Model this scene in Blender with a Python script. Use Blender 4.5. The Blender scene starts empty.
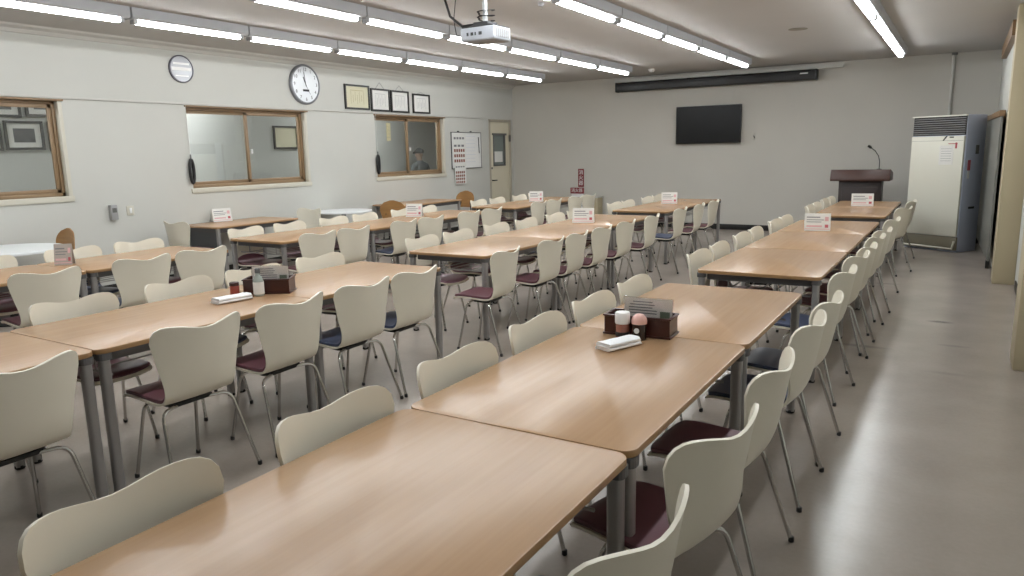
import bpy, bmesh, math, random
from mathutils import Vector, Matrix
random.seed(7)
PI = math.pi
S = bpy.context.scene
C = S.collection

# ------------------------------------------------------------------ camera
CAM_Z = 1.516
YAW, PIT, ROL, FPX = math.radians(31.43), math.radians(10.57), math.radians(-1.20), 732.3
fw = Vector((-math.sin(YAW) * math.cos(PIT), math.cos(YAW) * math.cos(PIT), -math.sin(PIT)))
rt0 = Vector((math.cos(YAW), math.sin(YAW), 0))
up0 = rt0.cross(fw)
rt = rt0 * math.cos(ROL) + up0 * math.sin(ROL)
up = up0 * math.cos(ROL) - rt0 * math.sin(ROL)
cd = bpy.data.cameras.new('camera')
cam = bpy.data.objects.new('camera', cd)
C.objects.link(cam)
cd.sensor_fit = 'HORIZONTAL'; cd.sensor_width = 36; cd.lens = FPX / 1024 * 36
cd.clip_start = 0.02; cd.clip_end = 100
M3 = Matrix((rt, up, -fw)).transposed()
cam.matrix_world = Matrix.Translation((0, 0, CAM_Z)) @ M3.to_4x4()
S.camera = cam

# ------------------------------------------------------------------ world and exposure
w = bpy.data.worlds.new('world'); S.world = w; w.use_nodes = True
w.node_tree.nodes['Background'].inputs[0].default_value = (0.75, 0.8, 0.85, 1)
w.node_tree.nodes['Background'].inputs[1].default_value = 0.15
vs = S.view_settings
vs.view_transform = 'Standard'; vs.look = 'None'; vs.gamma = 1.0; vs.use_curve_mapping = False
vs.exposure = 0.0
TUBE_POWER = 45.0
S.cycles.max_bounces = 8; S.cycles.diffuse_bounces = 5; S.cycles.glossy_bounces = 4
S.cycles.transparent_max_bounces = 12
S.cycles.caustics_reflective = False; S.cycles.caustics_refractive = False
S.cycles.sample_clamp_indirect = 4.0
S.cycles.use_denoising = True

# ------------------------------------------------------------------ materials
def srgb(c):
    return tuple(((x / 255) / 12.92 if x / 255 <= 0.04045 else ((x / 255 + 0.055) / 1.055) ** 2.4) for x in c)
def mat(name, col, rough=0.5, metal=0.0, spec=0.5, noise=None, emit=None, alpha=None):
    m = bpy.data.materials.new(name); m.use_nodes = True
    nt = m.node_tree; b = nt.nodes['Principled BSDF']
    c = srgb(col)
    b.inputs['Base Color'].default_value = (*c, 1)
    b.inputs['Roughness'].default_value = rough
    b.inputs['Metallic'].default_value = metal
    b.inputs['Specular IOR Level'].default_value = spec
    if noise:
        amt, scale = noise[0], noise[1]
        tc = nt.nodes.new('ShaderNodeTexCoord'); n = nt.nodes.new('ShaderNodeTexNoise')
        n.inputs['Scale'].default_value = 1.0; n.inputs['Detail'].default_value = 4
        mp = nt.nodes.new('ShaderNodeMapping')
        mp.inputs['Scale'].default_value = scale if isinstance(scale, tuple) else (scale,) * 3
        nt.links.new(tc.outputs['Object'], mp.inputs[0]); nt.links.new(mp.outputs[0], n.inputs['Vector'])
        mr = nt.nodes.new('ShaderNodeMapRange')
        mr.inputs[1].default_value = 0.25; mr.inputs[2].default_value = 0.75
        mr.inputs[3].default_value = 1 - amt; mr.inputs[4].default_value = 1 + amt
        nt.links.new(n.outputs['Fac'], mr.inputs[0])
        mx = nt.nodes.new('ShaderNodeVectorMath'); mx.operation = 'SCALE'
        mx.inputs[0].default_value = c
        nt.links.new(mr.outputs[0], mx.inputs['Scale']); nt.links.new(mx.outputs[0], b.inputs['Base Color'])
    if emit:
        b.inputs['Emission Color'].default_value = (*emit[0], 1); b.inputs['Emission Strength'].default_value = emit[1]
    return m

M = {}
M['wall'] = mat('wall_paint', (193, 193, 187), 0.75, noise=(0.025, 1.3))
M['wall_back'] = mat('back_wall_paint', (198, 195, 187), 0.75, noise=(0.03, 1.1))
M['ceiling'] = mat('ceiling_board', (184, 181, 177), 0.8, noise=(0.03, 0.9))
M['cornice'] = mat('cornice_paint', (190, 188, 182), 0.6)
M['cream_trim'] = mat('cream_trim', (198, 194, 180), 0.55)
M['pillar'] = mat('pillar_paint', (180, 168, 140), 0.6, noise=(0.03, 1.5))
M['base'] = mat('black_baseboard', (22, 20, 19), 0.5)
M['brown_frame'] = mat('brown_window_frame', (134, 110, 82), 0.45, noise=(0.08, (3, 3, 3)))
M['shell'] = mat('cream_shell', (224, 218, 201), 0.38, noise=(0.02, 6))
M['maroon'] = mat('maroon_vinyl', (98, 62, 70), 0.36)
M['navy'] = mat('navy_vinyl', (62, 70, 92), 0.36)
M['mauve'] = mat('mauve_vinyl', (150, 112, 130), 0.42)
M['black'] = mat('black_plastic', (18, 18, 19), 0.45)
M['chrome'] = mat('satin_chrome', (190, 188, 184), 0.22, metal=1.0)
M['legmetal'] = mat('grey_leg_metal', (150, 148, 146), 0.34, metal=0.45)
M['apron'] = mat('grey_apron_metal', (92, 91, 92), 0.45, metal=0.4)
M['rubber'] = mat('rubber', (15, 15, 15), 0.8)
M['dark_wood'] = mat('dark_red_wood', (58, 26, 22), 0.3, noise=(0.2, (20, 4, 20)))
M['lectern'] = mat('lectern_wood', (66, 40, 32), 0.4, noise=(0.15, (3, 3, 25)))
M['lectern_body'] = mat('lectern_body', (34, 17, 13), 0.45, noise=(0.15, (25, 25, 2)))
M['ply'] = mat('plywood_brown', (152, 112, 66), 0.4, noise=(0.15, (4, 4, 25)))
M['white'] = mat('white_plastic', (226, 226, 224), 0.4)
M['paper'] = mat('white_paper', (222, 222, 218), 0.8)
M['cream_paper'] = mat('cream_paper', (206, 202, 176), 0.8)
M['grey_card'] = mat('grey_card', (168, 160, 152), 0.6)
M['ink'] = mat('grey_ink', (120, 120, 124), 0.8)
M['pale_ink'] = mat('pale_ink', (178, 178, 180), 0.8)
M['darkink'] = mat('dark_ink', (40, 40, 44), 0.7)
M['redink'] = mat('red_ink', (176, 84, 92), 0.8)
M['pinkband'] = mat('pink_band', (214, 170, 172), 0.8)
M['black_frame'] = mat('black_frame', (30, 28, 26), 0.4)
M['grey_frame'] = mat('grey_frame', (92, 92, 90), 0.4)
M['photo'] = mat('dim_photo', (70, 72, 74), 0.5, noise=(0.6, 12))
M['tv'] = mat('tv_screen', (7, 7, 8), 0.3, spec=0.25)
M['screen_case'] = mat('black_case', (24, 23, 24), 0.4)
M['ac_panel'] = mat('ac_panel', (214, 213, 200), 0.45)
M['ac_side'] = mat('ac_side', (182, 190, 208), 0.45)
M['ac_base'] = mat('ac_base', (118, 112, 96), 0.5)
M['grille'] = mat('grille_dark', (34, 32, 30), 0.5)
M['silver'] = mat('silver_trim', (170, 172, 174), 0.35, metal=0.6)
M['red'] = mat('sign_red', (120, 30, 38), 0.5)
M['door'] = mat('door_cream', (214, 207, 186), 0.5)
M['door_frame'] = mat('door_frame', (172, 164, 148), 0.5)
M['fixture'] = mat('fixture_enamel', (178, 180, 184), 0.4)
M['socket'] = mat('socket_grey', (150, 150, 150), 0.5)
M['tube'] = mat('lit_tube', (255, 255, 250), 0.5, emit=((0.95, 0.985, 1.0), TUBE_POWER))
M['added_passage_tube'] = mat('added_passage_tube', (255, 255, 250), 0.5, emit=((0.96, 0.98, 1.0), 230.0))  # emission of the unseen lamps added in the passage
M['projector'] = mat('projector_shell', (180, 184, 192), 0.4)
M['projector_dark'] = mat('projector_dark', (46, 46, 48), 0.5)
M['cable'] = mat('cable', (24, 24, 24), 0.6)
M['pipe'] = mat('pipe_paint', (196, 196, 190), 0.5)
M['table_white'] = mat('white_tabletop', (226, 229, 230), 0.3)
M['towel'] = mat('towel', (232, 234, 236), 0.95, noise=(0.05, 60))
M['brown_sauce'] = mat('brown_sauce', (142, 92, 78), 0.25)
M['dark_glass'] = mat('dark_bottle', (46, 32, 26), 0.15)
M['pink_cap'] = mat('pink_cap', (222, 176, 166), 0.4)
M['grey_bottle'] = mat('clear_bottle_grey', (150, 158, 152), 0.2)
M['dark_panel'] = mat('dark_grey_panel', (82, 84, 86), 0.5)
M['skin'] = mat('skin', (150, 128, 112), 0.6)
M['uniform'] = mat('grey_uniform', (88, 94, 96), 0.85)
M['trousers'] = mat('dark_trousers', (54, 58, 64), 0.85)
M['cap'] = mat('dark_cap', (52, 54, 56), 0.8)
M['hair'] = mat('hair', (24, 22, 22), 0.7)
M['passage'] = mat('passage_paint', (184, 186, 182), 0.8)
M['clock_rim'] = mat('clock_rim', (128, 130, 134), 0.3, metal=0.5)
M['clock_face'] = mat('clock_face', (222, 226, 230), 0.25)
M['plate'] = mat('round_plate', (176, 178, 184), 0.2)
M['plate_rim'] = mat('round_plate_rim', (92, 90, 100), 0.4)
M['yellow'] = mat('cream_reflection', (238, 226, 180), 0.6)  # colour of the reflection built behind the third window
M['wood_rail'] = mat('wood_rail', (122, 94, 64), 0.45)
M['blind'] = mat('grey_panel_face', (112, 112, 106), 0.6)

def glass(name, tint, fac, rough=0.02):
    m = bpy.data.materials.new(name); m.use_nodes = True; nt = m.node_tree
    nt.nodes.clear()
    out = nt.nodes.new('ShaderNodeOutputMaterial'); mix = nt.nodes.new('ShaderNodeMixShader')
    tr = nt.nodes.new('ShaderNodeBsdfTransparent'); gl = nt.nodes.new('ShaderNodeBsdfGlossy')
    tr.inputs[0].default_value = (*tint, 1); gl.inputs['Roughness'].default_value = rough
    mix.inputs[0].default_value = fac
    nt.links.new(tr.outputs[0], mix.inputs[1]); nt.links.new(gl.outputs[0], mix.inputs[2])
    nt.links.new(mix.outputs[0], out.inputs[0])
    return m
M['pane'] = glass('window_pane', (0.93, 0.94, 0.93), 0.08)
M['acrylic'] = glass('clear_acrylic', (0.94, 0.94, 0.94), 0.07, 0.1)

def translucent(name, col):
    m = bpy.data.materials.new(name); m.use_nodes = True; nt = m.node_tree; nt.nodes.clear()
    out = nt.nodes.new('ShaderNodeOutputMaterial'); mix = nt.nodes.new('ShaderNodeMixShader'); mix.inputs[0].default_value = .55
    a = nt.nodes.new('ShaderNodeBsdfDiffuse'); b = nt.nodes.new('ShaderNodeBsdfTranslucent')
    for q in (a, b): q.inputs[0].default_value = (*srgb(col), 1)
    nt.links.new(a.outputs[0], mix.inputs[1]); nt.links.new(b.outputs[0], mix.inputs[2]); nt.links.new(mix.outputs[0], out.inputs[0])
    return m
M['card'] = translucent('translucent_card', (240, 236, 232))

def wood_mat():
    m = bpy.data.materials.new('oak_laminate'); m.use_nodes = True; nt = m.node_tree; b = nt.nodes['Principled BSDF']
    tc = nt.nodes.new('ShaderNodeTexCoord'); mp = nt.nodes.new('ShaderNodeMapping')
    mp.inputs['Scale'].default_value = (38, 1.6, 8)
    n = nt.nodes.new('ShaderNodeTexNoise'); n.inputs['Scale'].default_value = 1; n.inputs['Detail'].default_value = 5
    n2 = nt.nodes.new('ShaderNodeTexNoise'); n2.inputs['Scale'].default_value = 2.2; n2.inputs['Detail'].default_value = 2
    cr = nt.nodes.new('ShaderNodeValToRGB')
    cr.color_ramp.elements[0].position = 0.25; cr.color_ramp.elements[0].color = (*srgb((162, 128, 95)), 1)
    cr.color_ramp.elements[1].position = 0.75; cr.color_ramp.elements[1].color = (*srgb((179, 145, 111)), 1)
    ad = nt.nodes.new('ShaderNodeMath'); ad.operation = 'MULTIPLY_ADD'
    ad.inputs[1].default_value = 0.55
    nt.links.new(tc.outputs['Object'], mp.inputs[0]); nt.links.new(mp.outputs[0], n.inputs['Vector'])
    nt.links.new(tc.outputs['Object'], n2.inputs['Vector'])
    mr = nt.nodes.new('ShaderNodeMath'); mr.operation = 'MULTIPLY'; mr.inputs[1].default_value = 0.45
    nt.links.new(n2.outputs['Fac'], mr.inputs[0]); nt.links.new(n.outputs['Fac'], ad.inputs[0]); nt.links.new(mr.outputs[0], ad.inputs[2])
    nt.links.new(ad.outputs[0], cr.inputs[0]); nt.links.new(cr.outputs[0], b.inputs['Base Color'])
    b.inputs['Roughness'].default_value = 0.27; b.inputs['Specular IOR Level'].default_value = 0.5
    return m
M['oak'] = wood_mat()
M['oak_edge'] = mat('oak_edge_band', (150, 116, 76), 0.4)

def floor_mat():
    m = bpy.data.materials.new('vinyl_floor'); m.use_nodes = True; nt = m.node_tree; b = nt.nodes['Principled BSDF']
    N = nt.nodes.new; L = nt.links.new
    tc = N('ShaderNodeTexCoord')
    n = N('ShaderNodeTexNoise'); n.inputs['Scale'].default_value = 2.2; n.inputs['Detail'].default_value = 3
    n2 = N('ShaderNodeTexNoise'); n2.inputs['Scale'].default_value = 45; n2.inputs['Detail'].default_value = 3
    L(tc.outputs['Object'], n.inputs['Vector']); L(tc.outputs['Object'], n2.inputs['Vector'])
    cr = N('ShaderNodeValToRGB')
    cr.color_ramp.elements[0].position = 0.3; cr.color_ramp.elements[0].color = (*srgb((151, 141, 132)), 1)
    cr.color_ramp.elements[1].position = 0.7; cr.color_ramp.elements[1].color = (*srgb((163, 153, 144)), 1)
    L(n.outputs['Fac'], cr.inputs[0])
    mr = N('ShaderNodeMapRange'); mr.inputs[3].default_value = 0.93; mr.inputs[4].default_value = 1.06
    L(n2.outputs['Fac'], mr.inputs[0])
    cur = N('ShaderNodeVectorMath'); cur.operation = 'SCALE'
    L(cr.outputs[0], cur.inputs[0]); L(mr.outputs[0], cur.inputs['Scale'])
    last = cur
    # dark scuffs left by wheels and feet, each an ellipse of its own
    for (x, y, rx, ry, k) in ((-0.06, 7.13, 0.13, 0.06, 0.6), (0.05, 6.3, 0.16, 0.05, 0.2), (0.02, 5.5, 0.2, 0.05, 0.12), (-0.55, 6.0, 0.25, 0.06, 0.3), (-0.62, 8.9, 0.2, 0.07, 0.25)):
        mp = N('ShaderNodeMapping'); mp.vector_type = 'POINT'
        mp.inputs['Location'].default_value = (-x / rx, -y / ry, 0); mp.inputs['Scale'].default_value = (1 / rx, 1 / ry, 0)
        L(tc.outputs['Object'], mp.inputs[0])
        ln = N('ShaderNodeVectorMath'); ln.operation = 'LENGTH'; L(mp.outputs[0], ln.inputs[0])
        r = N('ShaderNodeMapRange'); r.interpolation_type = 'SMOOTHSTEP'
        r.inputs[1].default_value = 0.1; r.inputs[2].default_value = 1.0; r.inputs[3].default_value = 1 - k; r.inputs[4].default_value = 1.0
        L(ln.outputs['Value'], r.inputs[0])
        s = N('ShaderNodeVectorMath'); s.operation = 'SCALE'; L(last.outputs[0], s.inputs[0]); L(r.outputs[0], s.inputs['Scale'])
        last = s
    L(last.outputs[0], b.inputs['Base Color'])
    b.inputs['Roughness'].default_value = 0.25; b.inputs['Specular IOR Level'].default_value = 0.6
    bp = N('ShaderNodeBump'); bp.inputs['Strength'].default_value = 0.06; bp.inputs['Distance'].default_value = 0.01
    n3 = N('ShaderNodeTexNoise'); n3.inputs['Scale'].default_value = 9
    L(tc.outputs['Object'], n3.inputs['Vector']); L(n3.outputs['Fac'], bp.inputs['Height'])
    return m
M['floor'] = floor_mat()

# ------------------------------------------------------------------ mesh helpers
class MB:
    """collects shapes for one mesh"""
    def __init__(s): s.v = []; s.f = []
    def add(s, v, f):
        o = len(s.v); s.v += [tuple(p) for p in v]; s.f += [tuple(i + o for i in q) for q in f]; return s
    def box(s, x0, x1, y0, y1, z0, z1):
        v = [(x, y, z) for z in (z0, z1) for y in (y0, y1) for x in (x0, x1)]
        return s.add(v, [(0, 2, 3, 1), (4, 5, 7, 6), (0, 1, 5, 4), (2, 6, 7, 3), (0, 4, 6, 2), (1, 3, 7, 5)])
    def obox(s, c, ax, ay, az):
        c = Vector(c); ax, ay, az = Vector(ax), Vector(ay), Vector(az)
        v = [c + ax * i + ay * j + az * k for k in (-1, 1) for j in (-1, 1) for i in (-1, 1)]
        return s.add(v, [(0, 2, 3, 1), (4, 5, 7, 6), (0, 1, 5, 4), (2, 6, 7, 3), (0, 4, 6, 2), (1, 3, 7, 5)])
    def prism(s, pts, axis, a, b):
        """extrude a 2-D outline along axis (x, y or z)"""
        def P(p, t): return {'x': (t, p[0], p[1]), 'y': (p[0], t, p[1]), 'z': (p[0], p[1], t)}[axis]
        n = len(pts); v = [P(p, a) for p in pts] + [P(p, b) for p in pts]
        f = [tuple(range(n - 1, -1, -1)), tuple(range(n, 2 * n))] + [(i, (i + 1) % n, n + (i + 1) % n, n + i) for i in range(n)]
        return s.add(v, f)
    def tube(s, pts, r, n=8, cap=True):
        pts = [Vector(p) for p in pts]; rs = r if isinstance(r, (list, tuple)) else [r] * len(pts)
        rings = []; ref = None
        for i, p in enumerate(pts):
            if i == 0: t = pts[1] - p
            elif i == len(pts) - 1: t = p - pts[i - 1]
            else: t = (pts[i + 1] - p).normalized() + (p - pts[i - 1]).normalized()
            t.normalize()
            if ref is None:
                ref = t.orthogonal().normalized()
            ref = (ref - t * ref.dot(t)).normalized(); q = t.cross(ref)
            rings.append([p + (ref * math.cos(2 * PI * k / n) + q * math.sin(2 * PI * k / n)) * rs[i] for k in range(n)])
        v = [x for rg in rings for x in rg]; f = []
        for i in range(len(pts) - 1):
            for k in range(n):
                f.append((i * n + k, i * n + (k + 1) % n, (i + 1) * n + (k + 1) % n, (i + 1) * n + k))
        if cap: f += [tuple(range(n - 1, -1, -1)), tuple((len(pts) - 1) * n + k for k in range(n))]
        return s.add(v, f)
    def lathe(s, prof, n=24, c=(0, 0), sx=1, sy=1):
        v = []; f = []
        for r, z in prof:
            for k in range(n): v.append((c[0] + sx * r * math.cos(2 * PI * k / n), c[1] + sy * r * math.sin(2 * PI * k / n), z))
        for i in range(len(prof) - 1):
            for k in range(n): f.append((i * n + k, i * n + (k + 1) % n, (i + 1) * n + (k + 1) % n, (i + 1) * n + k))
        f += [tuple(range(n - 1, -1, -1)), tuple((len(prof) - 1) * n + k for k in range(n))]
        return s.add(v, f)
    def rot(s, fn):
        s.v = [fn(Vector(p)) for p in s.v]; return s
    def build(s, name, m, parent=None, smooth=False, bevel=0, loc=None, rz=0, seg=2):
        me = bpy.data.meshes.new(name)
        me.from_pydata([tuple(p) for p in s.v], [], s.f); me.update()
        bm = bmesh.new(); bm.from_mesh(me)
        bmesh.ops.recalc_face_normals(bm, faces=bm.faces)
        if bevel:
            bmesh.ops.bevel(bm, geom=[e for e in bm.edges if e.calc_face_angle(0) > 0.5], offset=bevel, segments=seg, profile=0.5, affect='EDGES', clamp_overlap=True)
        bm.to_mesh(me); bm.free()
        if smooth or bevel:
            for p in me.polygons: p.use_smooth = True
            me.set_sharp_from_angle(angle=math.radians(38))
        me.materials.append(m)
        o = bpy.data.objects.new(name, me); C.objects.link(o)
        if loc: o.location = loc
        o.rotation_euler.z = rz
        if parent: o.parent = parent
        return o

def fillet(pts, rad, n=5):
    """round the corners of a polyline"""
    pts = [Vector(p) for p in pts]; out = [pts[0]]
    for i in range(1, len(pts) - 1):
        a, b, c = pts[i - 1], pts[i], pts[i + 1]
        d = min(rad, (a - b).length * 0.49, (c - b).length * 0.49)
        p, q = b + (a - b).normalized() * d, b + (c - b).normalized() * d
        for k in range(n + 1):
            t = k / n; out.append(p * (1 - t) ** 2 + b * 2 * t * (1 - t) + q * t * t)
    return out + [pts[-1]]
def rrect(w, d, r, n=6):
    out = []
    for cx, cy, a0 in ((w / 2 - r, d / 2 - r, 0), (-w / 2 + r, d / 2 - r, 90), (-w / 2 + r, -d / 2 + r, 180), (w / 2 - r, -d / 2 + r, 270)):
        for k in range(n + 1):
            a = math.radians(a0 + 90 * k / n); out.append((cx + r * math.cos(a), cy + r * math.sin(a)))
    return out

def tag(o, label=None, cat=None, group=None, kind=None):
    if label: o['label'] = label
    if cat: o['category'] = cat
    if group: o['group'] = group
    if kind: o['kind'] = kind
    return o
def thing(name, label, cat, loc=(0, 0, 0), rz=0, group=None):
    o = bpy.data.objects.new(name, None); C.objects.link(o)
    o.empty_display_size = 0.1
    o.location = loc; o.rotation_euler = (0, 0, rz)
    return tag(o, label, cat, group)
KIDS = {}
def copy_tree(o, parent=None):
    c = o.copy(); C.objects.link(c)
    if parent: c.parent = parent
    for ch in list(o.children): copy_tree(ch, c)
    return c
def struct(o): o['kind'] = 'structure'; return o
ORD = ['first', 'second', 'third', 'fourth', 'fifth', 'sixth', 'seventh', 'eighth', 'ninth', 'tenth', 'eleventh', 'twelfth']

def text_mesh(body, size, m, parent, name='lettering', loc=(0, 0, 0), rot=(0, 0, 0), ext=0.0006):
    cu = bpy.data.curves.new(name, 'FONT'); cu.body = body; cu.size = size; cu.extrude = ext
    cu.align_x = 'CENTER'; cu.align_y = 'CENTER'; cu.resolution_u = 2
    t = bpy.data.objects.new(name + '_source', cu); C.objects.link(t)
    dg = bpy.context.evaluated_depsgraph_get(); dg.update()
    me = bpy.data.meshes.new_from_object(t.evaluated_get(dg))
    bpy.data.objects.remove(t)
    me.materials.clear(); me.materials.append(m)
    o = bpy.data.objects.new(name, me); C.objects.link(o)
    o.location = loc; o.rotation_euler = rot
    if parent: o.parent = parent
    return o

# ------------------------------------------------------------------ the room
XL, XR, XR2, YB, YF, H = -8.3, 0.575, 0.405, 13.75, -3.2, 2.88
struct(MB().box(XL - 1.7, XR + .4, YF, YB, -0.1, 0).build('floor', M['floor']))
struct(MB().box(XL - .1, XR + .4, YF, YB + .15, H, H + 0.1).build('ceiling', M['ceiling']))
struct(MB().box(XL - 1.7, XR + .4, YB, YB + 0.15, 0, H).build('wall_back', M['wall_back']))
struct(MB().box(XL - 1.7, XR + .4, YF - 0.15, YF, 0, H).build('wall_front', M['wall']))
wr = MB().box(XR, XR + .2, YF, 9.5, 0, H); wr.box(XR2, XR + .2, 9.5, YB, 0, H)
struct(wr.build('wall_right', M['wall']))
WT = 0.18
wins = [(2.43, 4.37), (5.90, 7.85), (9.37, 11.25)]
WZ0, WZ1 = 1.105, 2.150
DY0, DY1, DZ = 12.83, 13.62, 2.14
wl = MB(); edges = [YF]
for a, b in wins: edges += [a, b]
edges += [DY0, DY1, YB]
for i in range(0, len(edges), 2): wl.box(XL - WT, XL, edges[i], edges[i + 1], 0, H)
for a, b in wins:
    wl.box(XL - WT, XL, a, b, 0, WZ0); wl.box(XL - WT, XL, a, b, WZ1, H)
wl.box(XL - WT, XL, DY0, DY1, DZ, H)
struct(wl.build('wall_left', M['wall']))
# thicker upper wall that ends in a shadow line at window-head height
struct(MB().box(XL, XL + 0.024, YF, 12.6, 2.166, 2.190).build('trim_1', M['cornice'], bevel=0.003))
# cornice
cv = [(XL, H), (XL + .10, H), (XL + .085, H - .02), (XL + .03, H - .04), (XL + .012, H - .075), (XL, H - .08)]
struct(MB().prism(cv, 'y', YF, YB).build('trim_2', M['cornice']))
struct(MB().box(XL, -0.75, YB - 0.014, YB, 0, 0.10).build('baseboard_back', M['base'], bevel=0.003))
struct(MB().box(XL, XL + 0.014, YF, DY0, 0, 0.10).build('baseboard_left', M['base'], bevel=0.003))
struct(MB().box(XR - 0.014, XR, YF, 9.1, 0, 0.09).build('baseboard_right', M['base'], bevel=0.003))
for nm, y0, x0 in (('pillar', 9.36, 0.372), ('pillar.001', 5.78, 0.395)):
    struct(MB().box(x0, XR, y0, y0 + 0.34, 0, H).build('pillar', M['pillar'], bevel=0.006))

# windows: brown sliding windows set back in the wall
for i, (a, b) in enumerate(wins):
    fr = MB(); fx0, fx1 = XL - 0.15, XL - 0.065; t = 0.038
    fr.box(fx0, fx1, a, b, WZ0 + .03, WZ0 + .03 + t); fr.box(fx0, fx1, a, b, WZ1 - t, WZ1)
    fr.box(fx0, fx1, a, a + t, WZ0 + .03, WZ1); fr.box(fx0, fx1, b - t, b, WZ0 + .03, WZ1)
    wn = struct(fr.build('window_%d' % (i + 1), M['brown_frame'], bevel=0.004))
    mid = (a + b) / 2
    for k, (s0, s1, xo) in enumerate(((a + t, mid + .03, -0.130), (mid - .03, b - t, -0.095))):
        sb = MB(); x0 = XL + xo - .012; x1 = XL + xo + .012; g = .041; z0, z1 = WZ0 + .03 + t, WZ1 - t
        sb.box(x0, x1, s0, s1, z0, z0 + g); sb.box(x0, x1, s0, s1, z1 - g, z1)
        sb.box(x0, x1, s0, s0 + g, z0, z1); sb.box(x0, x1, s1 - g, s1, z0, z1)
        so = sb.build('sash', M['brown_frame'], wn, bevel=0.004)
        MB().box(XL + xo - .002, XL + xo + .002, s0 + g, s1 - g, z0 + g, z1 - g).build('pane', M['pane'], so)
    MB().box(XL - .084, XL - .06, mid + .02, mid + .05, 1.56, 1.62).build('latch', M['white'], wn, bevel=0.003)
    cb = MB()
    cb.box(XL - .065, XL + .018, a - .03, b + .045, WZ0 - .03, WZ0 + .03)
    cb.box(XL - .064, XL + .008, b - .008, b + .035, WZ0, WZ1 - .01)
    cb.build('casing', M['cream_trim'], wn, bevel=0.004)
    hb = MB(); hb.box(XL - .06, XL + .022, a - .02, b + .05, WZ1 - .008, WZ1 + .012)
    hb.build('head_rail', M['brown_frame'], wn, bevel=0.003)

# door
df = MB(); df.box(XL - WT, XL + .012, DY0 - .03, DY0 + .02, 0, DZ + .03); df.box(XL - WT, XL + .012, DY1 - .02, DY1 + .03, 0, DZ + .03)
df.box(XL - WT, XL + .012, DY0 - .03, DY1 + .03, DZ - .02, DZ + .03)
dr = struct(df.build('door_1', M['door_frame'], bevel=0.004))
dl = MB(); d0, d1 = DY0 + .02, DY1 - .02; g0, g1 = DY0 + .17, DY1 - .19; gz0, gz1 = 1.24, 1.86
dl.box(XL - .06, XL - .02, d0, g0, 0.01, DZ - .02); dl.box(XL - .06, XL - .02, g1, d1, 0.01, DZ - .02)
dl.box(XL - .06, XL - .02, g0, g1, 0.01, gz0); dl.box(XL - .06, XL - .02, g0, g1, gz1, DZ - .02)
lf = dl.build('door_leaf', M['door'], dr)
gf = MB(); gf.box(XL - .05, XL - .008, g0 - .02, g0 + .01, gz0, gz1); gf.box(XL - .05, XL - .008, g1 - .01, g1 + .02, gz0, gz1)
gf.box(XL - .05, XL - .008, g0 - .02, g1 + .02, gz0 - .02, gz0 + .01); gf.box(XL - .05, XL + .006, g0 - .05, g1 + .05, gz1 - .01, gz1 + .03)
gf.build('glazing_frame', M['grey_frame'], lf)
MB().box(XL - .044, XL - .04, g0, g1, gz0, gz1).build('pane', mat('door_glass', (120, 128, 124), 0.2), lf)
MB().box(XL - .039, XL - .037, g0 + .06, g1 - .06, gz0 + .06, gz0 + .28).build('notice', M['paper'], lf)
MB().tube([(XL - .02, d0 + .07, .93), (XL + .03, d0 + .07, .93), (XL + .035, d0 + .17, .93)], .012).build('handle', M['black'], lf, smooth=True)
MB().box(XL - .02, XL - .012, d0 + .05, d0 + .09, 1.16, 1.2).build('lock', M['grey_frame'], lf)
MB().box(XL - .02, XL + .02, DY1 - .02, DY1 + .005, 1.72, 1.86).build('hinge', M['grey_frame'], dr)

# passage behind the windows
PX = XL - 1.55
pb = MB(); pb.box(PX - .1, PX, YF, YB, 0, 2.6)
struct(pb.build('wall_passage', M['passage']))
struct(MB().box(PX - .1, XL - WT, YF, YB, 2.6, 2.7).build('ceiling_passage', M['ceiling']))

# ------------------------------------------------------------------ dining tables
TL, TW, TZ = 1.262, 0.795, 0.70
def make_table():
    t = thing('dining_table', 'x', 'table')
    top = MB().prism(rrect(TW, TL, .045), 'z', TZ - .026, TZ - .002)
    to = top.build('tabletop', M['oak'], t, bevel=0.004)
    bm = bmesh.new(); bm.from_mesh(to.data)
    to.data.materials.append(M['oak_edge'])
    for f in bm.faces:
        if abs(f.normal.z) < 0.3: f.material_index = 1
    bm.to_mesh(to.data); bm.free()
    ap = MB(); x, y = TW / 2 - .07, TL / 2 - .07
    for s in (-1, 1):
        ap.box(-x, x, s * y - .013, s * y + .013, TZ - .075, TZ - .026)
        ap.box(s * x - .013, s * x + .013, -y, y, TZ - .075, TZ - .026)
    ap.build('apron_frame', M['apron'], t)
    sh = MB(); z = TZ - .145
    for s in (-1, 1):
        sh.tube([(-x, s * (y - .02), z), (x, s * (y - .02), z)], .006, 6)
    for k in range(5):
        px = -x * .6 + k * x * .3
        sh.tube([(px, -y + .02, z + .008), (px, y - .02, z + .008)], .004, 5)
    for s in (-1, 1):
        for q in (-1, 1): sh.tube([(s * x * .6, q * (y - .02), z), (s * x * .6, q * (y - .02), TZ - .05)], .005, 5)
    sh.build('under_shelf', M['legmetal'], t)
    for sx in (-1, 1):
        for sy in (-1, 1):
            px, py = sx * (TW / 2 - .030), sy * (TL / 2 - .038)
            lg = MB().prism([(px + a, py + b) for a, b in rrect(.044, .044, .014, 4)], 'z', 0.012, TZ - .05).build('leg', M['legmetal'], t, smooth=True)
            MB().lathe([(.021, 0), (.024, .004), (.024, .018), (.02, .022)], 12, (px, py)).build('foot', M['rubber'], lg)
            bk = MB().prism([(px + a, py + b) for a, b in rrect(.06, .06, .02, 3)], 'z', TZ - .056, TZ - .026)
            bk.build('bracket', M['apron'], lg)
    return t
table0 = make_table()
used = [False]
ROWTXT = {'A': 'leading to the lectern', 'B': 'leading to the television', 'C': 'nearest the windows'}
TABLES = []
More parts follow.
